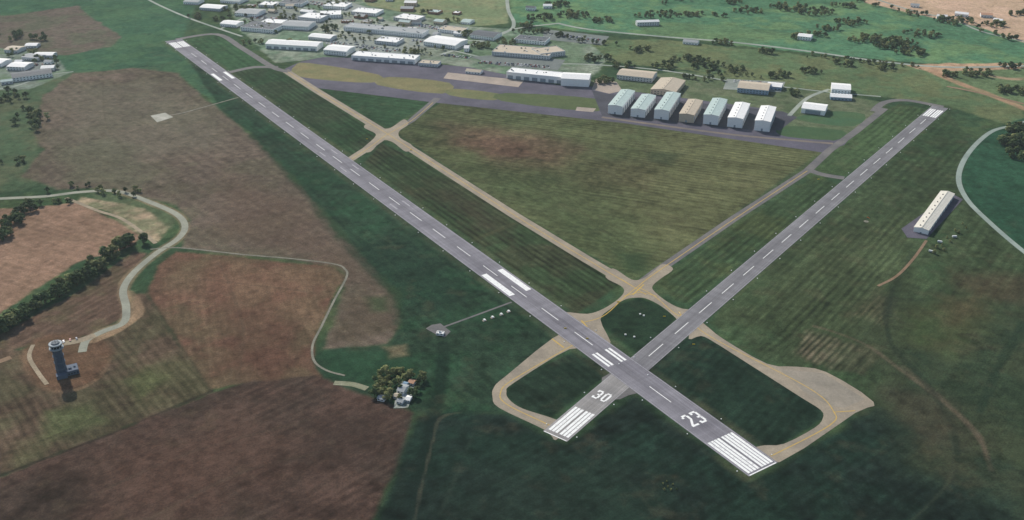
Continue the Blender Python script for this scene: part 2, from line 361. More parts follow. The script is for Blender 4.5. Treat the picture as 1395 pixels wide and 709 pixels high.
f=M_('MULTIPLY',maprange(nt,noise(nt,0.55,4,p,0.75),0.25,0.75,0.56,1.44),maprange(nt,noise(nt,0.13,5,p,0.75),0.3,0.7,0.78,1.22))
f=M_('MULTIPLY',f,maprange(nt,noise(nt,0.03,6,p,0.75),0.3,0.7,0.86,1.14))
c2=scalecol(nt,scalecol(nt,a.outputs['Color'],f),rows)
dry=maprange(nt,noise(nt,0.25,4,p,0.7),0.52,0.72,0,0.4)
c3=mixc(nt,dry,c2,mixc(nt,1.0,c2,(1.45,1.2,1.0,1),'MULTIPLY'))
nt.links.new(c3,b.inputs['Base Color']); b.inputs['Specular IOR Level'].default_value=0.0
me.materials.append(m); go=bpy.data.objects.new('ground',me); SC.collection.objects.link(go)

# ---------------------------------------------------------------- pavements
poly('apron_pavement',[(388,94),(410,84),(440,78),(480,79),(560,84),(640,92),(690,102),(760,116),(806,118),(845,122),(870,126),(1055,150),(1080,160),(1062,178),(1135,192),(1160,186),(1150,198),(1120,208),(850,168),(592,140),(430,120),(400,106)],M_APR)
for k,(pp,c,t) in enumerate([([(402,90),(420,86),(516,102),(506,113),(430,108),(398,101)],(128,119,82),(110,111,74)),
    ([(530,105),(612,113),(602,128),(514,116)],(126,119,82),(110,109,74)),
    ([(616,121),(680,128),(672,137),(612,130)],(116,114,78),(98,106,70)),
    ([(690,127),(822,136),(812,152),(684,138)],(86,96,62),(76,90,56)),
    ([(1066,172),(1148,178),(1142,190),(1105,190),(1062,184)],(60,88,58),(68,90,58)),
    ([(1085,160),(1130,152),(1178,156),(1164,172),(1110,168)],(64,95,66),(72,95,62))]):
    poly('apron_grass',pp,surf('apron_grass_%d'%k,c,t,0.03,0.3,0.22),smooth=3)
poly('concrete_pad',[(610,99),(714,110),(706,119),(604,107)],M_CON)
poly('concrete_pad',[(812,108),(840,112),(848,124),(830,128),(806,122)],M_CON)
poly('concrete_pad',[(786,146),(812,148),(808,153),(784,151)],M_CON)
poly('hangar_apron',[(806,123),(826,128),(1066,152),(1086,160),(1062,178),(1000,176),(820,158)],surf('hangar_asphalt',(78,78,86),(64,64,72),0.03,0.4,0.15))
ribbon('taxiway',[(820,160),(900,171),(1000,184),(1065,190),(1135,196)],7,surf('taxi_lane',(130,118,106),(112,106,100),.03,.4,.12),4)
ribbon('parallel_taxiway',[(388,96),(430,123),(525,181),(600,229),(700,293),(800,354),(868,394)],15,M_TAN,0)
ribbon('taxiway',[(470,222),(500,203),(527,184)],14,M_TAN,0)
ribbon('taxiway',[(527,184),(560,165),(596,134)],12,M_TXA,0)
poly('taxiway_junction',[(503,168),(520,175),(533,174),(550,163),(556,170),(544,179),(545,188),(562,199),(553,207),(535,194),(520,192),(505,207),(492,205),(509,189),(511,182),(496,174)],M_TAN,4)
ribbon('taxiway',[(868,390),(895,370),(1000,298),(1100,233),(1130,205),(1165,180),(1205,148)],12,M_TXA,0)
poly('taxiway_junction',[(835,366),(860,381),(875,380),(890,370),(903,360),(917,367),(900,380),(889,390),(892,398),(910,412),(930,421),(960,425),(935,450),(920,433),(900,417),(880,407),(865,406),(850,409),(832,421),(818,436),(830,470),(765,428),(800,428),(822,421),(842,408),(850,398),(846,390),(825,378)],M_TAN,4)
ribbon('taxiway',[(1100,231),(1120,238),(1150,243)],12,M_TXA)
ribbon('taxiway',[(1190,152),(1205,140),(1235,137),(1285,146)],12,M_TXA,6)
ribbon('taxiway',[(240,54),(295,47),(330,66),(372,92),(395,98)],13,M_TXA,6)
ribbon('taxiway',[(312,99),(345,92),(378,92)],13,M_TXA,4)
poly('hold_loop_taxiway',[(770,452),(690,512),(673,528),(671,541),(680,556),(742,586),(757,600),(770,580),(752,570),(712,557),(694,545),(690,534),(700,522),(776,476),(800,482)],M_TAN,4)
poly('hold_bay_taxiway',[(948,436),(962,444),(985,462),(1045,496),(1085,500),(1125,507),(1190,548),(1165,563),(1062,630),(1030,612),(1042,607),(1068,605),(1110,583),(1121,570),(1118,559),(1090,541),(1010,490),(972,466),(955,458),(938,462)],M_TAN,3)
poly('hold_bay_slab',[(1062,503),(1122,509),(1178,544),(1150,556),(1128,552),(1095,534)],surf('hold_bay_concrete',(150,142,128),(134,128,116),0.04,.4,.14))
poly('runway_turn_fillet',[(835,545),(868,536),(900,548),(866,505),(820,515)],M_TXA,3)
for l in [[(392,98),(430,123),(525,181),(700,293),(800,354),(866,393)],[(780,442),(820,432),(850,406),(870,390),(895,371),(1000,299),(1100,233)],[(870,392),(892,404),(920,428),(940,435)],
          [(785,468),(700,517),(682,535),(690,551),(745,578),(770,590)],[(950,447),(980,466),(1100,528),(1135,560),(1130,580),(1050,622)],[(1135,562),(1165,560)],[(475,220),(505,200),(527,184),(560,165),(590,140)],[(850,404),(872,399),(895,404)],[(845,380),(866,393),(880,402)]]:
    ribbon('taxiway_centreline',l,0.9,M_YEL,6,z=0.18+0.0007*len(l))
for l in [[(792,437),(800,446)],[(925,425),(932,438)],[(752,462),(768,474)],[(862,402),(877,388)]]: ribbon('hold_short_marking',l,1.5,M_YEL,0,z=.19)
# ---- runways
class Rwy:
    def __init__(s,name,pa,pb,w,mat,z):
        s.a=GV(pa); s.b=GV(pb); s.L=(s.b-s.a).length; s.d=(s.b-s.a)/s.L; s.ang=math.atan2(s.d.y,s.d.x); s.w=w; s.z=z
        n=80; V=[];Fc=[]
        for i in range(n+1):
            V+=[(s.L*i/n,-w/2,0),(s.L*i/n,w/2,0)]
        for i in range(n): Fc.append((2*i,2*i+2,2*i+3,2*i+1))
        s.o=mkobj(name,V,Fc,[mat],loc=(s.a.x,s.a.y,z),rotz=s.ang)
        s.V=[];s.F=[];s.fm=[]
    def S(s,px): return (GV(px)-s.a).dot(s.d)
    def rect(s,s0,s1,w0,w1,mi=0):   # w to the right positive
        k=len(s.V); s.V+=[(s0,-w0,0),(s0,-w1,0),(s1,-w1,0),(s1,-w0,0)]; s.F.append((k,k+1,k+2,k+3)); s.fm.append(mi)
    def pg(s,pts,mi=0):
        k=len(s.V); s.V+=[(q[1],-q[0],0.002) for q in pts]; s.F.append(tuple(range(k,k+len(pts)))); s.fm.append(mi)
    def keys(s,s0,L,n,w,gap,mid):
        for sg in (1,-1):
            for i in range(n):
                a=mid/2+i*(w+gap); s.rect(s0,s0+L,sg*a,sg*(a+w))
    def digit(s,ch,c,s0,h=15,w=6.4,t=1.9,flip=1):
        def R(xa,xb,ya,yb):
            s.rect(s0+flip*ya,s0+flip*yb,c+flip*(xa-w/2),c+flip*(xb-w/2))
        if ch in '0':
            R(0,t,t,h-t);R(w-t,w,t,h-t);R(t*.5,w-t*.5,0,t);R(t*.5,w-t*.5,h-t,h)
        if ch=='3':
            R(0.2,w-t*.5,0,t);R(0.2,w-t*.5,h-t,h);R(w-t,w,t,h/2-.3);R(w-t,w,h/2+.3,h-t);R(w*.35,w-t,h/2-t/2,h/2+t/2);R(0,t,t,t*1.7);R(0,t,h-t*1.7,h-t)
        if ch=='2':
            R(0,w,0,t);R(t*.5,w-t*.5,h-t,h);R(w-t,w,h*.55,h-t);R(0,t,h-t*1.9,h-t)
            P=[(0,t),(t*1.2,t),(w,h*.55),(w-t*1.1,h*.55)]
            s.pg([(c+flip*(a-w/2),s0+flip*bb) for a,bb in P])
    def done(s,nm):
        mkobj(nm,s.V,s.F,[M_WHITE,M_WOLD],s.fm,loc=(s.a.x,s.a.y,s.z+.03),rotz=s.ang)
R2=Rwy('crosswind_runway',SR[0],SR[1],25,M_RWY2,0.20)
R1=Rwy('main_runway',LR[0],LR[1],33,M_RWY,0.24)
sx=R2.S((866,508)); sx1=R1.S((866,510))
mkobj('weathered_runway_section',[(0,-12.5,0),(sx-15,-12.5,0),(sx-15,12.5,0),(0,12.5,0)],[(0,1,2,3)],[M_RWY3],loc=(R2.a.x,R2.a.y,.215),rotz=R2.ang)
R1.keys(3,48,4,2.7,0.75,2.2)
s23=R1.S((943,572)); R1.digit('2',-5.0,s23-9,h=18,w=7.4,t=2.3); R1.digit('3',5.0,s23-9,h=18,w=7.4,t=2.3)
s=s23+30
while s<R1.L-95:
    if not(abs(s+15-sx1)<22): R1.rect(s,s+30,-.42,.42)
    s+=58
sa0,sa1=R1.S((710,399)),R1.S((670,371))
for sg in(1,-1): R1.rect(sa0,sa1,sg*7.2,sg*14.2)
st0=R1.S((840,494))
for sg in(1,-1):
    R1.rect(st0-2,st0+24,sg*4.4,sg*7.0); R1.rect(st0-2,st0+24,sg*8.6,sg*11.2)
for d in (210,360,430):
    for sg in(1,-1): R1.rect(sa1+d,sa1+d+20,sg*8,sg*10,1)
sf=R1.S((302,104))
for sg in(1,-1): R1.rect(sf-25,sf+22,sg*8.2,sg*14)
R1.keys(R1.L-62,44,4,2.7,0.75,2.2)
for sg in(1,-1): R1.rect(0,R1.L,sg*15.3,sg*15.8,1)
R1.rect(0,1.2,-15,15)
R1.done('main_runway_markings')
R2.keys(5,42,3,2.6,0.75,2.0)
s30=R2.S((820,540)); R2.digit('3',-4.2,s30-7,h=14,w=6.4,t=2.0); R2.digit('0',4.2,s30-7,h=14,w=6.4,t=2.0)
s=s30+32
while s<R2.L-90:
    if not(abs(s+14-sx)<36): R2.rect(s,s+28,-.4,.4)
    s+=52
R2.keys(R2.L-60,42,3,2.6,0.75,2.0)
for sg in(1,-1): R2.rect(0,sx-18,sg*11.6,sg*12.0,1); R2.rect(sx+18,R2.L,sg*11.6,sg*12.0,1)
R2.rect(0,1,-11.5,11.5)
R2.done('crosswind_runway_markings')
M_RUB=paint_mat('tyre_rubber',(98,96,101),(124,122,128),0.9)
V=[];Fc=[]
for i in range(70):
    s0=random.choice([random.gauss(250,60),random.gauss(R1.L-230,50)]); l=random.uniform(12,45); w0=random.choice([-1,1])*random.uniform(1.5,5); w1=w0+random.uniform(-.4,.4); k=len(V); z=i*.0003
    V+=[(s0,w0,z),(s0+l,w1,z),(s0+l,w1+.4,z),(s0,w0+.4,z)]; Fc.append((k,k+1,k+2,k+3))
mkobj('tyre_marks',V,Fc,[M_RUB],loc=(R1.a.x,R1.a.y,.245),rotz=R1.ang)
# ---- roads and paths
ribbon('perimeter_road',[(1420,158),(1385,170),(1350,180),(1320,208),(1306,240),(1316,270),(1350,305),(1400,347),(1450,380)],7,surf('perimeter_asphalt',(150,162,152),(132,144,136),.03,.5,.12))
ribbon('access_road',[(-60,276),(0,271),(60,268),(110,262),(160,261),(205,276),(240,292),(252,308),(243,325),(212,346),(182,372),(168,395),(172,420),(168,440),(140,452),(118,464),(112,480)],8,M_ROAD)
ribbon('access_road',[(212,332),(195,318),(165,298),(135,288),(110,278),(90,270)],5,surf('gravel_lane',(164,150,127),(138,127,107)))
ribbon('parking_area',[(130,457),(105,465),(75,470)],9,surf('tower_parking',(156,144,121),(138,127,109)))
ribbon('access_road',[(45,470),(40,487),(52,508),(64,524)],4,surf('gravel_lane',(165,152,130)))
ribbon('access_road',[(-20,500),(15,487)],7,M_DIRT)
ribbon('farm_path',[(205,340),(245,338),(330,347),(400,353),(455,360),(470,367),(472,378),(455,410),(438,445),(426,470),(428,492),(445,505),(470,512)],2.4,M_GRAV,6)
ribbon('farm_path',[(455,522),(480,524),(500,530)],7,surf('farm_gravel',(140,140,118),(110,116,88)))
ribbon('service_path',[(604,446),(640,433),(697,412)],2.6,M_TXA,0)
poly('service_pad',[(588,443),(600,441),(614,452),(606,460),(594,456),(580,448)],M_TXA)
ribbon('service_path',[(218,160),(250,154),(325,133)],3,M_GRAV,0)
poly('service_pad',[(205,158),(225,154),(236,160),(214,167)],surf('bleached_gravel',(182,180,168),(152,152,138)))
poly('hangar_yard',[(1228,312),(1296,264),(1312,272),(1262,326),(1236,324)],M_APR)
ribbon('dirt_track',[(1262,328),(1245,352),(1222,376),(1196,390)],3.2,M_DIRT)
ribbon('highway',[(760,32),(800,40),(900,50),(1000,58),(1100,70),(1200,84),(1300,92),(1450,88)],9,M_ROADT)
ribbon('highway',[(1190,-2),(1240,14),(1300,28),(1340,44),(1420,62)],7,M_ROADT)
ribbon('country_road',[(690,-20),(692,12),(700,32),(690,44),(640,62),(600,75)],8,M_ROADT)
ribbon('country_road',[(180,-14),(210,4),(255,24),(300,40),(330,50)],6,M_ROADT)
ribbon('country_road',[(360,-10),(420,12),(500,28),(580,44),(650,56),(700,40),(762,32)],7,M_ROADT)
ribbon('country_road',[(300,40),(340,22),(400,8),(440,-8)],6,M_ROADT)
ribbon('country_road',[(620,70),(700,86),(800,88),(900,96),(1000,112)],6,M_ROADT)
ribbon('country_road',[(1000,112),(1060,118),(1130,126),(1200,132)],5,M_ROADT)
ribbon('country_road',[(1075,158),(1100,134),(1130,122)],7,M_ROADT)
ribbon('country_road',[(-40,128),(20,118),(60,104),(100,98)],5,M_ROADT)
ribbon('dirt_track',[(1290,118),(1330,126),(1395,142)],7,M_DIRT)
for k,pp in enumerate([[(440,58),(480,52),(560,64),(550,76),(470,70)],[(330,20),(380,14),(440,30),(420,44),(350,36)],[(560,30),(640,44),(630,58),(560,48)],[(640,78),(690,74),(770,82),(760,96),(680,90)],
        [(380,-6),(440,-8),(500,10),(470,18)],[(0,84),(60,78),(80,96),(20,108)],[(990,108),(1070,112),(1064,126),(985,122)],[(740,40),(830,50),(820,62),(740,54)],[(560,50),(600,54),(596,66),(556,62)]]):
    poly('parking_lot',pp,surf('lot_asphalt_%d'%(k%2),[(144,150,142),(118,124,120)][k%2],[(126,134,126),(104,112,108)][k%2],.03,.3,.15))

# ---------------------------------------------------------------- buildings
def plain(name,c,amp=.12,rough=.7,stripes=None):
    if name in MC: return MC[name]
    m,nt,b=newmat(name); o=objc(nt)
    g=maprange(nt,noise(nt,0.25,4,o,.7),.25,.75,1-amp,1+amp)
    colr=scalecol(nt,C(c),g)
    if stripes:
        w=nt.nodes.new('ShaderNodeTexWave'); w.inputs['Scale'].default_value=stripes; w.bands_direction='Y'
        nt.links.new(o,w.inputs['Vector']); colr=scalecol(nt,colr,maprange(nt,w.outputs['Fac'],0,1,.72,1.08))
    nt.links.new(colr,b.inputs['Base Color']); b.inputs['Roughness'].default_value=rough; MC[name]=m; return m
W_WHITE=plain('white_cladding',(250,250,246),.04); W_GREY=plain('grey_cladding',(208,211,211)); W_TAN=plain('tan_cladding',(208,190,166)); W_BRICK=plain('brick_wall',(154,112,94)); W_BLUE=plain('blue_cladding',(140,164,184))
Rf={'white':plain('white_roof',(236,236,232),.1),'teal':plain('pale_teal_roof',(188,206,200),stripes=.06),'grey':plain('grey_roof',(162,166,166)),'tan':plain('tan_roof',(190,178,158)),'dark':plain('dark_roof',(98,102,106)),'cream':plain('ribbed_cream_roof',(222,218,204),stripes=.08),'rust':plain('rust_roof',(192,150,122)),'blue':plain('blue_roof',(130,156,174))}
M_DOOR=plain('hangar_door',(150,160,168)); M_WIN=plain('dark_window',(50,60,70),rough=.3); M_TRIM=plain('trim',(84,88,92))
def building(name,p0,ux,W,D,h,roof='gable',wall=W_WHITE,rc='white',rise=2.5,ridge='v',door=None,win=True):
    """p0 front-left corner (Vector), ux unit vector along the front; W front width, D depth."""
    V=[];Fc=[];fm=[]
    mats=[wall,Rf[rc],M_DOOR,M_WIN,M_TRIM]
    def q(pts,mi):
        k=len(V);V.extend(pts);Fc.append(tuple(range(k,k+len(pts))));fm.append(mi)
    def box(x0,y0,z0,x1,y1,z1,mi):
        q([(x0,y0,z0),(x1,y0,z0),(x1,y0,z1),(x0,y0,z1)],mi);q([(x1,y0,z0),(x1,y1,z0),(x1,y1,z1),(x1,y0,z1)],mi)
        q([(x1,y1,z0),(x0,y1,z0),(x0,y1,z1),(x1,y1,z1)],mi);q([(x0,y1,z0),(x0,y0,z0),(x0,y0,z1),(x0,y1,z1)],mi);q([(x0,y0,z1),(x1,y0,z1),(x1,y1,z1),(x0,y1,z1)],mi)
    if roof=='flat':
        q([(0,0,0),(W,0,0),(W,0,h),(0,0,h)],0);q([(W,0,0),(W,D,0),(W,D,h),(W,0,h)],0);q([(W,D,0),(0,D,0),(0,D,h),(W,D,h)],0);q([(0,D,0),(0,0,0),(0,0,h),(0,D,h)],0)
        e=.5;hr=h-.6
        q([(e,e,hr),(W-e,e,hr),(W-e,D-e,hr),(e,D-e,hr)],1)
        for a,bb,c_,d_ in (((0,0),(W,0),(W-e,e),(e,e)),((W,0),(W,D),(W-e,D-e),(W-e,e)),((W,D),(0,D),(e,D-e),(W-e,D-e)),((0,D),(0,0),(e,e),(e,D-e))):
            q([(a[0],a[1],h),(bb[0],bb[1],h),(c_[0],c_[1],h),(d_[0],d_[1],h)],0)
        for i in range(int(2+W*D/400)):
            x=random.uniform(2,W-5);y=random.uniform(2,max(2.5,D-5));s=random.uniform(1.2,3.0); box(x,y,hr-.05,x+s,y+s*.8,hr+random.uniform(.8,1.6),random.choice((0,4,2)))
    else:
        o=.5
        if ridge=='v':
            q([(0,0,0),(W,0,0),(W,0,h),(W/2,0,h+rise),(0,0,h)],0);q([(W,D,0),(0,D,0),(0,D,h),(W/2,D,h+rise),(W,D,h)],0)
            q([(W,0,0),(W,D,0),(W,D,h),(W,0,h)],0);q([(0,D,0),(0,0,0),(0,0,h),(0,D,h)],0)
            sl=rise/(W/2)
            q([(-o,-o,h-o*sl+.08),(W/2,-o,h+rise+.08),(W/2,D+o,h+rise+.08),(-o,D+o,h-o*sl+.08)],1);q([(W/2,-o,h+rise+.08),(W+o,-o,h-o*sl+.08),(W+o,D+o,h-o*sl+.08),(W/2,D+o,h+rise+.08)],1)
            box(W/2-.4,0,h+rise,W/2+.4,D,h+rise+.35,1)
            for i in range(int(D/14)):
                box(W/2-3.6,6+i*14,h+rise*.62,W/2-2.4,7.2+i*14,h+rise*.62+1.1,4)
        else:
            q([(0,D,0),(0,0,0),(0,0,h),(0,D/2,h+rise),(0,D,h)],0);q([(W,0,0),(W,D,0),(W,D,h),(W,D/2,h+rise),(W,0,h)],0)
            q([(0,0,0),(W,0,0),(W,0,h),(0,0,h)],0);q([(W,D,0),(0,D,0),(0,D,h),(W,D,h)],0)
            sl=rise/(D/2)
            q([(-o,-o,h-o*sl+.08),(W+o,-o,h-o*sl+.08),(W+o,D/2,h+rise+.08),(-o,D/2,h+rise+.08)],1);q([(-o,D/2,h+rise+.08),(W+o,D/2,h+rise+.08),(W+o,D+o,h-o*sl+.08),(-o,D+o,h-o*sl+.08)],1)
    if door=='big':
        q([(W*.18,-.06,0),(W*.82,-.06,0),(W*.82,-.06,h*.78),(W*.18,-.06,h*.78)],2)
    elif door=='multi':
        n=max(2,int(W/14))
        for i in range(n):
            a=W*(i+.15)/n;bb=W*(i+.8)/n; q([(a,-.06,0),(bb,-.06,0),(bb,-.06,h*.5),(a,-.06,h*.5)],2)
    elif door=='side':
        n=max(3,int(D/13))
        for i in range(n):
            a=D*(i+.15)/n;bb=D*(i+.85)/n
            q([(W+.06,a,0),(W+.06,bb,0),(W+.06,bb,h*.7),(W+.06,a,h*.7)],2);q([(-.06,bb,0),(-.06,a,0),(-.06,a,h*.7),(-.06,bb,h*.7)],2)
        q([(W*.44,-.06,0),(W*.56,-.06,0),(W*.56,-.06,h*.25),(W*.44,-.06,h*.25)],2)
    elif win:
        n=max(2,int(W/5))
        for i in range(n):
            a=W*(i+.25)/n;bb=W*(i+.7)/n
            for z0 in ([1.0] if h<7 else [1.0,4.5]): q([(a,-.05,z0),(bb,-.05,z0),(bb,-.05,z0+1.3),(a,-.05,z0+1.3)],3)
    return mkobj(name,V,Fc,mats,fm,loc=(p0.x,p0.y,0),rotz=math.atan2(ux.y,ux.x))
def bfront(name,a,b,D,h,**k):
    p,q_=GV(a),GV(b); u=(q_-p); W=u.length; return building(name,p,u/W,W,D,h,**k)
def baxis(name,a,b,W,h,**k):
    p,q_=GV(a),GV(b); v=(q_-p); D=v.length; v/=D; u=Vector((v.y,-v.x)); return building(name,p-u*W/2,u,W,D,h,**k)
hu=(GV((1040,175))-GV((842,153))).normalized()
spec=[((838,156),86,14,'teal',W_WHITE),((869,160),78,13,'teal',W_WHITE),((901,163),94,15,'teal',W_WHITE),((935,167),76,13,'tan',W_TAN),((968,170),86,15,'teal',W_WHITE),((1001,174),78,15,'white',W_WHITE),((1038,179),74,16,'white',W_WHITE)]
for c,D,h,rc,wl in spec:
    building('aircraft_hangar',GV(c)-hu*12,hu,23,D,h,roof='gable',rc=rc,wall=wl,rise=1.4,door='side')
bfront('aircraft_hangar',(886,128),(920,132),70,8,roof='gable',rc='tan',rise=3,ridge='v',wall=W_TAN)
bfront('maintenance_hangar',(840,108),(888,113),40,8,roof='gable',rc='tan',ridge='u',rise=3,wall=W_GREY)
bfront('maintenance_hangar',(1004,126),(1046,130),42,8,roof='gable',rc='tan',ridge='u',rise=3,wall=W_BLUE)
bfront('storage_building',(1044,122),(1064,124),24,6,rc='white',ridge='u',wall=W_BLUE)
bfront('aircraft_hangar',(1132,128),(1158,130),34,9,rc='white',ridge='u',wall=W_WHITE)
bfront('aircraft_hangar',(1131,136),(1160,138),20,5,rc='white',ridge='u',wall=W_BLUE)
bfront('aircraft_hangar',(1091,154),(1123,158),34,8,rc='white',ridge='u',wall=W_WHITE,rise=3,door='big')
bfront('aircraft_hangar',(690,107),(768,115),30,12,roof='flat',rc='white',door='multi')
bfront('aircraft_hangar',(764,117),(802,119),36,13,roof='gable',rc='white',ridge='u',rise=3,win=False)
bfront('aircraft_hangar',(479,82),(565,88),32,9,roof='flat',rc='white',door='multi')
bfront('office_building',(570,90),(596,92),22,6,roof='flat',rc='tan',wall=W_GREY)
bfront('aircraft_hangar',(441,74),(472,77),38,9,roof='gable',rc='white',ridge='u')
bfront('aircraft_hangar',(362,66),(432,70),34,9,roof='gable',rc='white',ridge='u',rise=3,door='multi')
bfront('terminal_building',(670,76),(748,82),52,8,roof='flat',rc='tan',wall=W_GREY)
bfront('terminal_building',(736,80),(770,76),40,9,roof='flat',rc='tan',wall=W_GREY)
bfront('small_shed',(634,100),(654,102),16,4,roof='gable',rc='tan',ridge='u')
used=[(380,64),(400,66),(425,68),(455,72),(500,80),(530,84),(580,88)]
for a,b,D,h,rc,rf in [((577,62),(620,68),50,8,'white','gable'),((468,42),(575,52),34,9,'grey','flat'),((406,28),(436,31),45,8,'white','flat'),((436,26),(465,25),40,8,'white','flat'),
    ((328,42),(372,46),50,8,'dark','flat'),((352,36),(380,38),40,7,'white','flat'),((384,40),(420,42),44,8,'grey','gable'),((300,36),(322,38),30,6,'white','gable'),
    ((478,20),(512,23),40,7,'white','flat'),((440,12),(470,14),40,7,'white','flat'),((380,8),(410,10),40,7,'dark','flat'),((320,22),(350,24),44,7,'grey','gable'),((272,14),(300,16),34,6,'white','gable'),((250,6),(270,7),30,6,'grey','gable'),
    ((700,58),(742,62),34,7,'dark','flat'),((640,52),(672,56),40,7,'dark','gable'),((868,36),(898,35),16,8,'white','gable'),((1086,54),(1104,56),24,7,'white','gable'),((536,28),(566,32),40,7,'white','flat'),((596,44),(628,48),32,7,'tan','flat'),
    ((510,60),(540,63),36,7,'white','flat'),((420,54),(450,57),28,6,'white','gable'),((352,10),(372,11),36,6,'white','flat'),((414,-2),(440,0),44,7,'grey','flat'),((300,4),(326,6),40,6,'grey','gable'),((740,12),(752,12),16,6,'white','gable'),((716,14),(728,15),14,6,'dark','gable'),
    ((1276,26),(1290,27),14,6,'white','gable'),((1336,24),(1352,25),18,6,'rust','gable'),((1300,22),(1318,24),16,6,'white','gable'),((1352,30),(1364,32),12,5,'white','gable'),((1240,10),(1252,11),12,5,'grey','gable'),((930,60),(950,62),16,5,'grey','gable')]:
    bfront('industrial_building' if D>20 else 'farm_house',a,b,D,h,roof=rf,rc=rc,ridge='u',wall=random.choice([W_WHITE,W_GREY,W_WHITE]))
    for t in (0,.5,1): used.append((a[0]+(b[0]-a[0])*t,a[1]-3))
for a,b,D,h,rc in [((18,112),(72,105),34,7,'dark'),((10,96),(34,97),30,7,'white'),((30,82),(52,84),26,6,'grey'),((46,80),(72,80),22,6,'white'),((6,72),(24,73),28,6,'tan'),((56,98),(74,97),18,6,'white'),((-24,90),(2,92),30,7,'white'),((2,116),(18,114),14,5,'teal'),((34,66),(50,66),20,5,'white'),((20,88),(30,88),12,5,'white'),((60,88),(70,88),12,5,'grey')]:
    bfront('warehouse',a,b,D,h,rc=rc,ridge='u',rise=2,wall=random.choice([W_WHITE,W_GREY,W_WHITE]))
for _ in range(420):
    u,v=random.uniform(235,640),random.uniform(-40,74)
    if v> 16+(u-260)*0.15 or v< -60+(u-300)*0.25: continue
    if any(abs(u-a)<15 and abs(v-b)<6.5 for a,b in used): continue
    used.append((u,v)); w=random.uniform(6,17)
    bfront('industrial_unit',(u,v),(u+w,v+w*random.choice([.11,.11,.02])),random.uniform(10,26),random.uniform(4,7.5),roof=random.choice(['flat','gable']),rc=random.choice(['white','grey','white','white','dark','tan','teal','grey']),ridge='u',wall=random.choice([W_WHITE,W_GREY,W_TAN,W_BRICK]))
baxis('long_hangar',(1254,318),(1290,268),17,6,roof='gable',rc='cream',rise=1.6,ridge='v',door='side')
# farmstead
bfront('farm_house',(541,536),(550,538),11,3.4,rc='grey',ridge='u',rise=1.6)
for a,b,D,rc in [((540,550),(548,552),6,'grey'),((514,546),(523,548),6,'grey'),((556,524),(563,526),6,'rust'),((552,548),(558,549),7,'white'),((548,528),(553,529),6,'blue'),((536,543),(541,544),5,'tan')]:
    bfront('farm_shed',a,b,D,2.6,rc=rc,ridge='u',rise=1.0,wall=W_GREY)
bfront('equipment_shelter',(594,457),(604,458),5,2.6,roof='flat',rc='white')

# ---------------------------------------------------------------- control tower
def cyl(V,Fc,fm,cx,cy,z0,z1,r0,r1,n,mi,cap=True,rot=0):
    k=len(V)
    for z,r in((z0,r0),(z1,r1)):
        for i in range(n):
            a=2*math.pi*i/n+rot; V.append((cx+r*math.cos(a),cy+r*math.sin(a),z))
    for i in range(n):
        j=(i+1)%n; Fc.append((k+i,k+j,k+n+j,k+n+i)); fm.append(mi)
    if cap: Fc.append(tuple(k+n+i for i in range(n))); fm.append(mi)
def bx(V,Fc,fm,x0,y0,z0,x1,y1,z1,mi):
    k=len(V); V+= [(x0,y0,z0),(x1,y0,z0),(x1,y1,z0),(x0,y1,z0),(x0,y0,z1),(x1,y0,z1),(x1,y1,z1),(x0,y1,z1)]
    for f_ in((0,1,5,4),(1,2,6,5),(2,3,7,6),(3,0,4,7),(4,5,6,7)): Fc.append(tuple(k+i for i in f_)); fm.append(mi)
tb=GV((85,509)); te=bpy.data.objects.new('control_tower',None); SC.collection.objects.link(te); te.location=(tb.x,tb.y,0); te.rotation_euler=(0,0,math.radians(28)); te.scale=(.95,.95,.95)
shaft=plain('tower_precast_panels',(78,90,106)); capm=plain('tower_cab_roof',(168,176,178)); glass=plain('tower_glass',(34,44,52),rough=.15)
V=[];Fc=[];fm=[]
cyl(V,Fc,fm,0,0,0,27,5.4,4.7,8,0,rot=math.pi/8)
for i in range(4):
    a=math.pi/4+i*math.pi/2; cyl(V,Fc,fm,4.4*math.cos(a),4.4*math.sin(a),0,28,1.1,1.1,8,1)
for z in (7,14,21): cyl(V,Fc,fm,0,0,z,z+.5,5.7,5.6,8,1,rot=math.pi/8)
mkobj('shaft',V,Fc,[shaft,plain('tower_piers',(92,104,118))],fm,parent=te)
V=[];Fc=[];fm=[]
cyl(V,Fc,fm,0,0,27,29.5,5.0,6.4,12,0); cyl(V,Fc,fm,0,0,29.5,30.4,7.0,7.0,12,1)
mkobj('catwalk',V,Fc,[shaft,capm],fm,parent=te)
V=[];Fc=[];fm=[]
cyl(V,Fc,fm,0,0,30.4,34.0,4.8,5.8,12,0)
for i in range(12):
    a=2*math.pi*i/12; cyl(V,Fc,fm,5.35*math.cos(a),5.35*math.sin(a),30.4,34,.2,.2,5,1)
mkobj('glazed_cab',V,Fc,[glass,capm],fm,parent=te)
V=[];Fc=[];fm=[]
cyl(V,Fc,fm,0,0,34,35,6.6,6.4,12,0);cyl(V,Fc,fm,0,0,35,36,4.2,3.8,12,1)
for k in range(4): cyl(V,Fc,fm,2.5*math.cos(k*1.6),2.5*math.sin(k*1.6),36,39,.15,.1,5,1)
for i in range(24):
    a=2*math.pi*i/24; cyl(V,Fc,fm,6.8*math.cos(a),6.8*math.sin(a),30.4,31.6,.08,.08,4,1)
mkobj('roof_and_antennas',V,Fc,[capm,plain('roof_kit',(110,116,120))],fm,parent=te)
V=[];Fc=[];fm=[]
bx(V,Fc,fm,3,-8,0,15,5,5,0);bx(V,Fc,fm,3.6,-7.4,5,14.4,4.4,5.1,1);bx(V,Fc,fm,6,-4,5.1,9,-1,6.4,0);bx(V,Fc,fm,11,-2,5.1,13,0,6.2,0);bx(V,Fc,fm,-6,-11,0,4,-4,4,0)
for i in range(4): bx(V,Fc,fm,5+i*2.6,-8.06,1.2,6.4+i*2.6,-8.0,2.8,2)
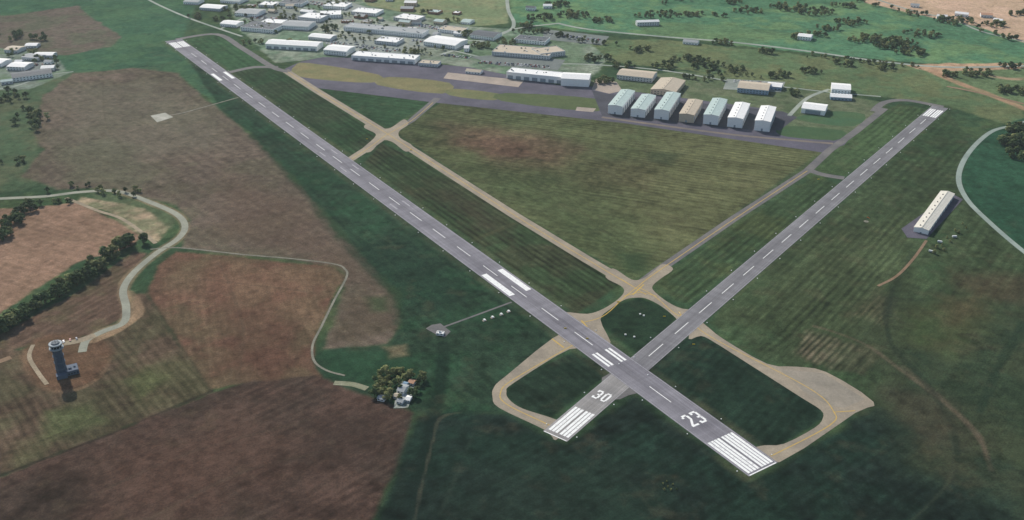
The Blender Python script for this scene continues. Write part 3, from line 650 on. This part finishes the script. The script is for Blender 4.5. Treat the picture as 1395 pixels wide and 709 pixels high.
mkobj('base_building',V,Fc,[plain('base_wall',(88,100,116)),plain('base_roof',(100,110,124)),M_WIN],fm,parent=te)

# ---------------------------------------------------------------- trees
def leafmat(name,a,bc):
    m,nt,b=newmat(name); p=pos(nt)
    oi=nt.nodes.new('ShaderNodeObjectInfo')
    f=maprange(nt,noise(nt,0.35,3,p),.35,.65,0,1)
    c1=mixc(nt,f,C(a),C(bc)); r=maprange(nt,oi.outputs['Random'],0,1,.6,1.4)
    nt.links.new(scalecol(nt,c1,r),b.inputs['Base Color']); return m
M_LEAF=leafmat('dark_foliage',(58,79,52),(92,105,66)); M_LEAF2=leafmat('light_foliage',(106,115,74),(142,142,94)); M_BARK=plain('bark',(80,66,54))
def treemesh(name,leaf,seed,n=11,per=36):
    r=random.Random(seed); V=[];Fc=[];fm=[]
    cyl(V,Fc,fm,0,0,0,4.2,.38,.2,6,1)
    cl=[]
    for i in range(n):
        a=r.uniform(0,6.28); rad=r.uniform(.6,3.1); z=r.uniform(2.6,8.2); rad*=1.15-abs(z-4.6)/7
        cl.append((rad*math.cos(a),rad*math.sin(a),z,r.uniform(1.2,2.0)))
    cl.append((0,0,8.3,1.4))
    for (x,y,z,s) in cl[:5]:
        k=len(V); V+= [(-.12,0,3),(.12,0,3),(x+.05,y,z),(x-.05,y,z),(0,-.12,3),(0,.12,3),(x,y+.05,z),(x,y-.05,z)]; Fc+=[(k,k+1,k+2,k+3),(k+4,k+5,k+6,k+7)]; fm+=[1,1]
    for (x,y,z,s) in cl:
        for j in range(per):
            d=Vector((r.gauss(0,1),r.gauss(0,1),r.gauss(0,1))).normalized(); rr=s*r.uniform(.55,1.1)
            c=Vector((x,y,z))+Vector((d.x*rr,d.y*rr,d.z*rr*.8)); t=(d+Vector((r.uniform(-.7,.7),r.uniform(-.7,.7),r.uniform(.1,1.1)))).normalized()
            u=t.orthogonal().normalized(); v=t.cross(u); e=r.uniform(.28,.62); k=len(V)
            for su,sv in((-1,-.7),(1,-.8),(.8,1),(-.9,.8)): V.append(tuple(c+u*su*e+v*sv*e))
            Fc.append((k,k+1,k+2,k+3));fm.append(0)
    me=bpy.data.meshes.new(name); me.from_pydata(V,[],Fc); me.materials.append(leaf);me.materials.append(M_BARK); me.polygons.foreach_set('material_index',fm); me.update(); return me
TM=[treemesh('tree_dark',M_LEAF,i) for i in range(5)]; TL=[treemesh('tree_light',M_LEAF2,20+i) for i in range(3)]
def puttree(p,s,par=None,name='tree',light=.2):
    me=random.choice(TL if random.random()<light else TM); o=bpy.data.objects.new(name,me); SC.collection.objects.link(o)
    o.location=(p[0],p[1],-.1); o.rotation_euler=(0,0,random.uniform(0,6.28)); w=s*random.uniform(1.0,1.45); o.scale=(w,w,s)
    if par: o.parent=par
def emp(n):
    e=bpy.data.objects.new(n,None); SC.collection.objects.link(e); return e
def treeline(px,n,spread,smin,smax,light=.2,name='treeline'):
    e=emp(name); P=[GV(p) for p in px]; L=[(P[i+1]-P[i]).length for i in range(len(P)-1)]; T=sum(L)
    for _ in range(n):
        t=random.uniform(0,T); i=0
        while t>L[i] and i<len(L)-1: t-=L[i]; i+=1
        d=(P[i+1]-P[i])/L[i]; p=P[i]+d*t+Vector((-d.y,d.x))*random.gauss(0,spread); puttree(p,random.uniform(smin,smax),e,'tree_crown',light)
def grove(c,r,n,smin,smax,light=.2,name='grove'):
    e=emp(name); P=GV(c)
    for _ in range(n):
        a=random.uniform(0,6.28); q_=r*math.sqrt(random.random()); puttree(P+Vector((q_*math.cos(a)*1.4,q_*math.sin(a))),random.uniform(smin,smax),e,'tree_crown',light)
treeline([(-20,462),(30,430),(70,408),(120,375),(152,350),(188,328)],80,5.0,.6,1.8,.15)
treeline([(-10,335),(15,310),(30,292),(48,276)],42,6,.6,1.3,.12)
treeline([(60,262),(100,256),(150,262),(200,264)],18,6,.5,.9,.5)
treeline([(75,275),(100,278)],6,3,.5,.8,.5)
treeline([(0,128),(25,140),(45,158),(50,180)],34,9,.8,1.3,.3)
treeline([(0,78),(40,72),(90,95)],18,12,.8,1.2,.2); treeline([(0,44),(60,56),(20,50)],18,14,.9,1.3,.1)
grove((15,222),14,5,.6,1,.3)
grove((1388,196),22,60,.9,1.5,.1); grove((1384,178),14,20,.8,1.3,.2); grove((1392,214),14,18,.9,1.4,.1)
for c in [(510,520),(522,528),(530,518),(543,522),(552,518),(520,540),(514,534),(560,515),(576,518),(568,534),(526,510),(541,508),(518,520),(514,528),(524,535),(528,545),(518,512),(510,540),(535,512),(571,524),(549,511),(532,528),(527,522),(545,545),(562,540),(547,532),(538,524),(532,538)]:
    puttree(GV(c),random.uniform(.6,1.05),None,'oak_tree',.85)
for c in [(903,660),(910,664),(917,661),(914,668),(908,657),(905,668),(922,668)]: puttree(GV(c),random.uniform(.2,.34),None,'shrub',.9)
for c in [(1276,338),(1283,336),(1290,325),(1294,330),(1301,316),(1306,318),(1311,306),(1316,312),(1272,346),(1286,342)]: puttree(GV(c),random.uniform(.35,.6),None,'shrub',.9)
for c,r,n in [((1180,55),26,26),((1215,62),36,60),((1240,72),26,30),((1130,40),20,14),((1075,12),30,30),((1110,18),30,30),((1160,32),26,22),((1020,16),24,16),((780,22),26,34),((820,30),18,16),((735,26),20,20),((716,36),14,12),((760,8),20,20),((940,84),26,26),((965,92),22,22),((1000,96),14,10),
    ((822,112),12,12),((815,82),20,16),((850,92),16,14),((905,92),18,14),((985,60),18,10),((1040,72),14,8),((1300,30),30,26),((1350,36),20,18),((1385,20),16,12),((1255,48),26,16),((1150,88),14,8),((1210,94),14,10),((1330,102),20,16),((1380,126),18,24),((1376,92),14,10),((1085,130),10,8),((1060,104),14,10),
    ((1290,104),10,8),((1150,10),20,14),((1000,4),16,10),((900,20),22,12),((940,22),14,8),((690,60),14,10),((655,64),14,12),((620,30),14,8),((630,48),14,10),((560,72),12,8),((500,74),10,6),((345,60),14,8),((400,60),12,8),((460,8),24,16),((330,14),20,14),((270,24),16,10),((390,26),16,12),((520,40),14,8),((450,40),14,10),((580,18),10,5),((300,28),10,8),((870,70),18,12),((1100,100),18,12),((1250,20),16,8)]:
    grove(c,r*1.0,n,.6,1.25,.45)
treeline([(860,22),(900,25),(960,20),(1000,26)],26,5,.6,1.1,.4); treeline([(1080,54),(1100,46),(1125,52)],18,6,.7,1.1,.4)
treeline([(1085,75),(1200,88),(1260,92)],26,6,.5,1,.4); treeline([(700,46),(740,44),(800,58),(840,62)],34,6,.7,1.1,.3)
treeline([(1140,-6),(1250,22),(1300,34),(1395,58)],44,9,.6,1.1,.45); treeline([(900,6),(1000,-8),(1150,-20)],50,12,.8,1.2,.3); treeline([(240,0),(340,-20),(480,-26)],50,20,.8,1.2,.3)
treeline([(930,106),(985,110)],14,5,.6,1,.4); treeline([(380,48),(330,30),(300,14)],24,12,.7,1.1,.3)
treeline([(1040,108),(1000,102),(960,100)],12,8,.5,.9,.4)
treeline([(430,44),(520,58),(600,72)],30,16,.5,1,.4); treeline([(340,4),(440,20),(560,38)],40,22,.5,1,.4)
# ---------------------------------------------------------------- lights, signs, windsock, vehicles
V=[];Fc=[];fm=[]
def lamp(p,s=.75,hh=.6,mi=0):
    cyl(V,Fc,fm,p.x,p.y,0.0,hh*.4,s*.5,s*.5,6,1); cyl(V,Fc,fm,p.x,p.y,hh*.4,hh,s*.5,s*.35,6,mi)
for R in (R1,R2):
    n=Vector((-R.d.y,R.d.x)); s=10
    while s<R.L:
        for sg in(1,-1): lamp(R.a+R.d*s+n*sg*(R.w/2+3.2),1.3,.8)
        s+=60
mkobj('runway_edge_lights',V,Fc,[plain('lamp_glass_white',(245,245,240),.02),M_TRIM],fm)
papim=plain('papi_white',(240,240,234),.03)
for c in [(660,437),(671,433),(683,429),(693,425)]:
    V=[];Fc=[];fm=[];bx(V,Fc,fm,-1.3,-1,.35,1.3,1,1.5,0);bx(V,Fc,fm,-1.1,-.8,0,-.8,-.5,.35,1);bx(V,Fc,fm,.8,.5,0,1.1,.8,.35,1);bx(V,Fc,fm,-1.5,-2,0,1.5,2.2,.12,2)
    p=GV(c); mkobj('papi_light',V,Fc,[papim,M_TRIM,M_CON],fm,loc=(p.x,p.y,0.06),rotz=R1.ang)
for c in [(852,457),(864,460),(872,429),(877,431)]:
    V=[];Fc=[];fm=[];bx(V,Fc,fm,-.9,-.6,.3,.9,.6,1.4,0);bx(V,Fc,fm,-.1,-.1,0,.1,.1,.3,1);p=GV(c); mkobj('equipment_cabinet',V,Fc,[papim,M_TRIM],fm,loc=(p.x,p.y,0.03))
V=[];Fc=[];fm=[]; cyl(V,Fc,fm,0,0,0,6,.15,.1,6,1); cyl(V,Fc,fm,0,0,0,.2,3,3,16,2)
k=len(V)
for i in range(5):
    r=.55-.08*i
    for j in range(8): a=j*math.pi/4; V.append((.3+i*.9,r*math.cos(a),5.7-.12*i*i+r*math.sin(a)))
for i in range(4):
    for j in range(8): Fc.append((k+i*8+j,k+i*8+(j+1)%8,k+(i+1)*8+(j+1)%8,k+(i+1)*8+j)); fm.append(0)
p=GV((1180,302)); mkobj('windsock',V,Fc,[plain('orange_fabric',(226,110,40)),M_TRIM,M_GRAV],fm,loc=(p.x,p.y,0))
for c in [(842,412),(905,432),(800,462),(945,470),(560,205),(500,190),(1115,245),(770,448)]:
    V=[];Fc=[];fm=[];p=GV(c); bx(V,Fc,fm,-1.3,-.15,.2,1.3,.15,1.1,0); bx(V,Fc,fm,-1,-.05,0,-.8,.05,.2,1); bx(V,Fc,fm,.8,-.05,0,1,.05,.2,1)
    mkobj('taxiway_sign',V,Fc,[plain('sign_yellow',(220,190,60)),M_TRIM],fm,loc=(p.x,p.y,0))
def carmesh(c,i):
    V=[];Fc=[];fm=[]
    prof=[(-2.2,.35),(-2.2,.85),(-1.2,.95),(-.6,1.42),(.9,1.45),(1.6,.95),(2.2,.85),(2.2,.35)]
    n=len(prof)
    for y,ins in((-.88,0),(.88,0)):
        for x,z in prof: V.append((x,y*(.82 if z>1.2 else 1),z))
    for j in range(n-1): Fc.append((j,j+n,j+1+n,j+1)); fm.append(1 if j in(2,4) else 0)
    Fc.append(tuple(reversed(range(n))));fm.append(0);Fc.append(tuple(range(n,2*n)));fm.append(0)
    for x in(-1.35,1.35):
        for y in(-.9,.75):
            k=len(V)
            for yy_ in(y,y+.16):
                for a in range(8): V.append((x+.34*math.cos(a*math.pi/4),yy_,.34+.34*math.sin(a*math.pi/4)))
            for a in range(8): Fc.append((k+a,k+(a+1)%8,k+8+(a+1)%8,k+8+a));fm.append(2)
            Fc.append(tuple(k+a for a in range(8)));fm.append(2);Fc.append(tuple(k+15-a for a in range(8)));fm.append(2)
    me=bpy.data.meshes.new('car_body'); me.from_pydata(V,[],Fc)
    for m_ in (plain('car_paint_%d'%i,c,.02,.3),M_WIN,plain('tyre',(30,30,32))): me.materials.append(m_)
    me.polygons.foreach_set('material_index',fm); me.update(); return me
CM=[carmesh(c,i) for i,c in enumerate([(225,226,228),(60,66,74),(150,30,34),(170,175,180),(40,60,100),(245,245,245)])]
def cars(a,b,fill=.75,rows=1,name='parked_cars'):
    e=emp(name);p,q_=GV(a),GV(b);d=(q_-p).normalized();nn=Vector((-d.y,d.x));L=(q_-p).length
    for r in range(rows):
        s=0
        while s<L:
            if random.random()<fill:
                o=bpy.data.objects.new('car',random.choice(CM));SC.collection.objects.link(o);w=p+d*s+nn*(r*9);o.location=(w.x,w.y,.2);o.rotation_euler=(0,0,math.atan2(nn.y,nn.x)+random.uniform(-.05,.05));o.parent=e
            s+=3.0
for a,b,r in [((445,60),(540,72),3),((340,24),(420,36),3),((570,36),(625,46),3),((650,86),(750,93),2),((390,0),(470,14),3),((10,96),(60,88),2),((1000,112),(1056,116),2),((750,48),(815,56),2),((560,56),(594,60),2),((600,76),(640,80),2)]:
    cars(a,b,fill=.6,rows=r)
cars((78,468),(105,462),fill=.4)
def trailer(p,rot):
    V=[];Fc=[];fm=[];L_=2.6;bx(V,Fc,fm,-L_,-1.1,.8,L_,1.1,2.6,0);bx(V,Fc,fm,-L_+.2,-.9,2.6,L_-.2,.9,2.7,0);bx(V,Fc,fm,L_,-.15,.7,L_+1.6,.15,.9,1)
    for x in(-.9,.3):
        for y in(-1.1,.9):
            k=len(V)
            for yy_ in(y,y+.2):
                for a in range(8): V.append((x+.4*math.cos(a*math.pi/4),yy_,.4+.4*math.sin(a*math.pi/4)))
            for a in range(8): Fc.append((k+a,k+(a+1)%8,k+8+(a+1)%8,k+8+a));fm.append(1)
            Fc.append(tuple(k+a for a in range(8)));fm.append(1)
    mkobj('parked_trailer',V,Fc,[W_GREY,M_TRIM],fm,loc=(p.x,p.y,.02),rotz=rot)
for c in [(1268,344),(1280,331),(1300,324)]:
    trailer(GV(c),R2.ang-1.1+random.uniform(-.4,.4))
poly('farm_yard',[(543,520),(562,519),(566,528),(556,556),(536,557)],surf('farm_concrete',(156,160,154),(84,98,80),.12,.5,.35),0)
poly('farm_yard',[(550,530),(562,530),(556,546),(546,546)],surf('farm_slab',(190,194,194),(150,156,154),.2,.5,.2),0)

# ---------------------------------------------------------------- haze: a real thin layer of scattering air over the whole landscape
R_=30000; V=[(-R_,-R_,-50),(R_,-R_,-50),(R_,R_,-50),(-R_,R_,-50),(-R_,-R_,700),(R_,-R_,700),(R_,R_,700),(-R_,R_,700)]
hm=bpy.data.materials.new('haze_air'); hm.use_nodes=True; hn=hm.node_tree; hn.nodes.clear()
o_=hn.nodes.new('ShaderNodeOutputMaterial'); vs=hn.nodes.new('ShaderNodeVolumeScatter'); vs.inputs['Color'].default_value=(.80,.95,.97,1); vs.inputs['Density'].default_value=3.4e-5; vs.inputs['Anisotropy'].default_value=.2
hn.links.new(vs.outputs[0],o_.inputs['Volume'])
mkobj('haze',V,[(0,3,2,1),(4,5,6,7),(0,1,5,4),(1,2,6,5),(2,3,7,6),(3,0,4,7)],[hm])
# ---------------------------------------------------------------- light, sky, camera
el=math.radians(35); sd=Vector((-0.49,0.87,0)).normalized()   # direction towards the sun (horizontal)
w=bpy.data.worlds.new('World'); SC.world=w; w.use_nodes=True; nt=w.node_tree
sk=nt.nodes.new('ShaderNodeTexSky'); sk.sky_type='NISHITA'; sk.sun_disc=False; sk.sun_elevation=el; sk.sun_rotation=math.atan2(sd.x,sd.y)
nt.links.new(sk.outputs[0],nt.nodes['Background'].inputs[0]); nt.nodes['Background'].inputs[1].default_value=0.11
L=bpy.data.lights.new('sun','SUN'); L.energy=4.7; L.angle=math.radians(.5); L.color=(1,.95,.87)
lo=bpy.data.objects.new('sun',L); SC.collection.objects.link(lo)
dirv=Vector((sd.x*math.cos(el),sd.y*math.cos(el),math.sin(el))); lo.rotation_euler=dirv.to_track_quat('Z','Y').to_euler()
cam=bpy.data.cameras.new('camera'); co_=bpy.data.objects.new('camera',cam); SC.collection.objects.link(co_); SC.camera=co_
co_.location=(0,0,H); co_.rotation_euler=(math.radians(90)-TH,0,0); cam.sensor_width=36; cam.lens=36*F/1395; cam.clip_end=100000; cam.clip_start=1
SC.view_settings.view_transform='Standard'; SC.view_settings.look='None'; SC.view_settings.exposure=0
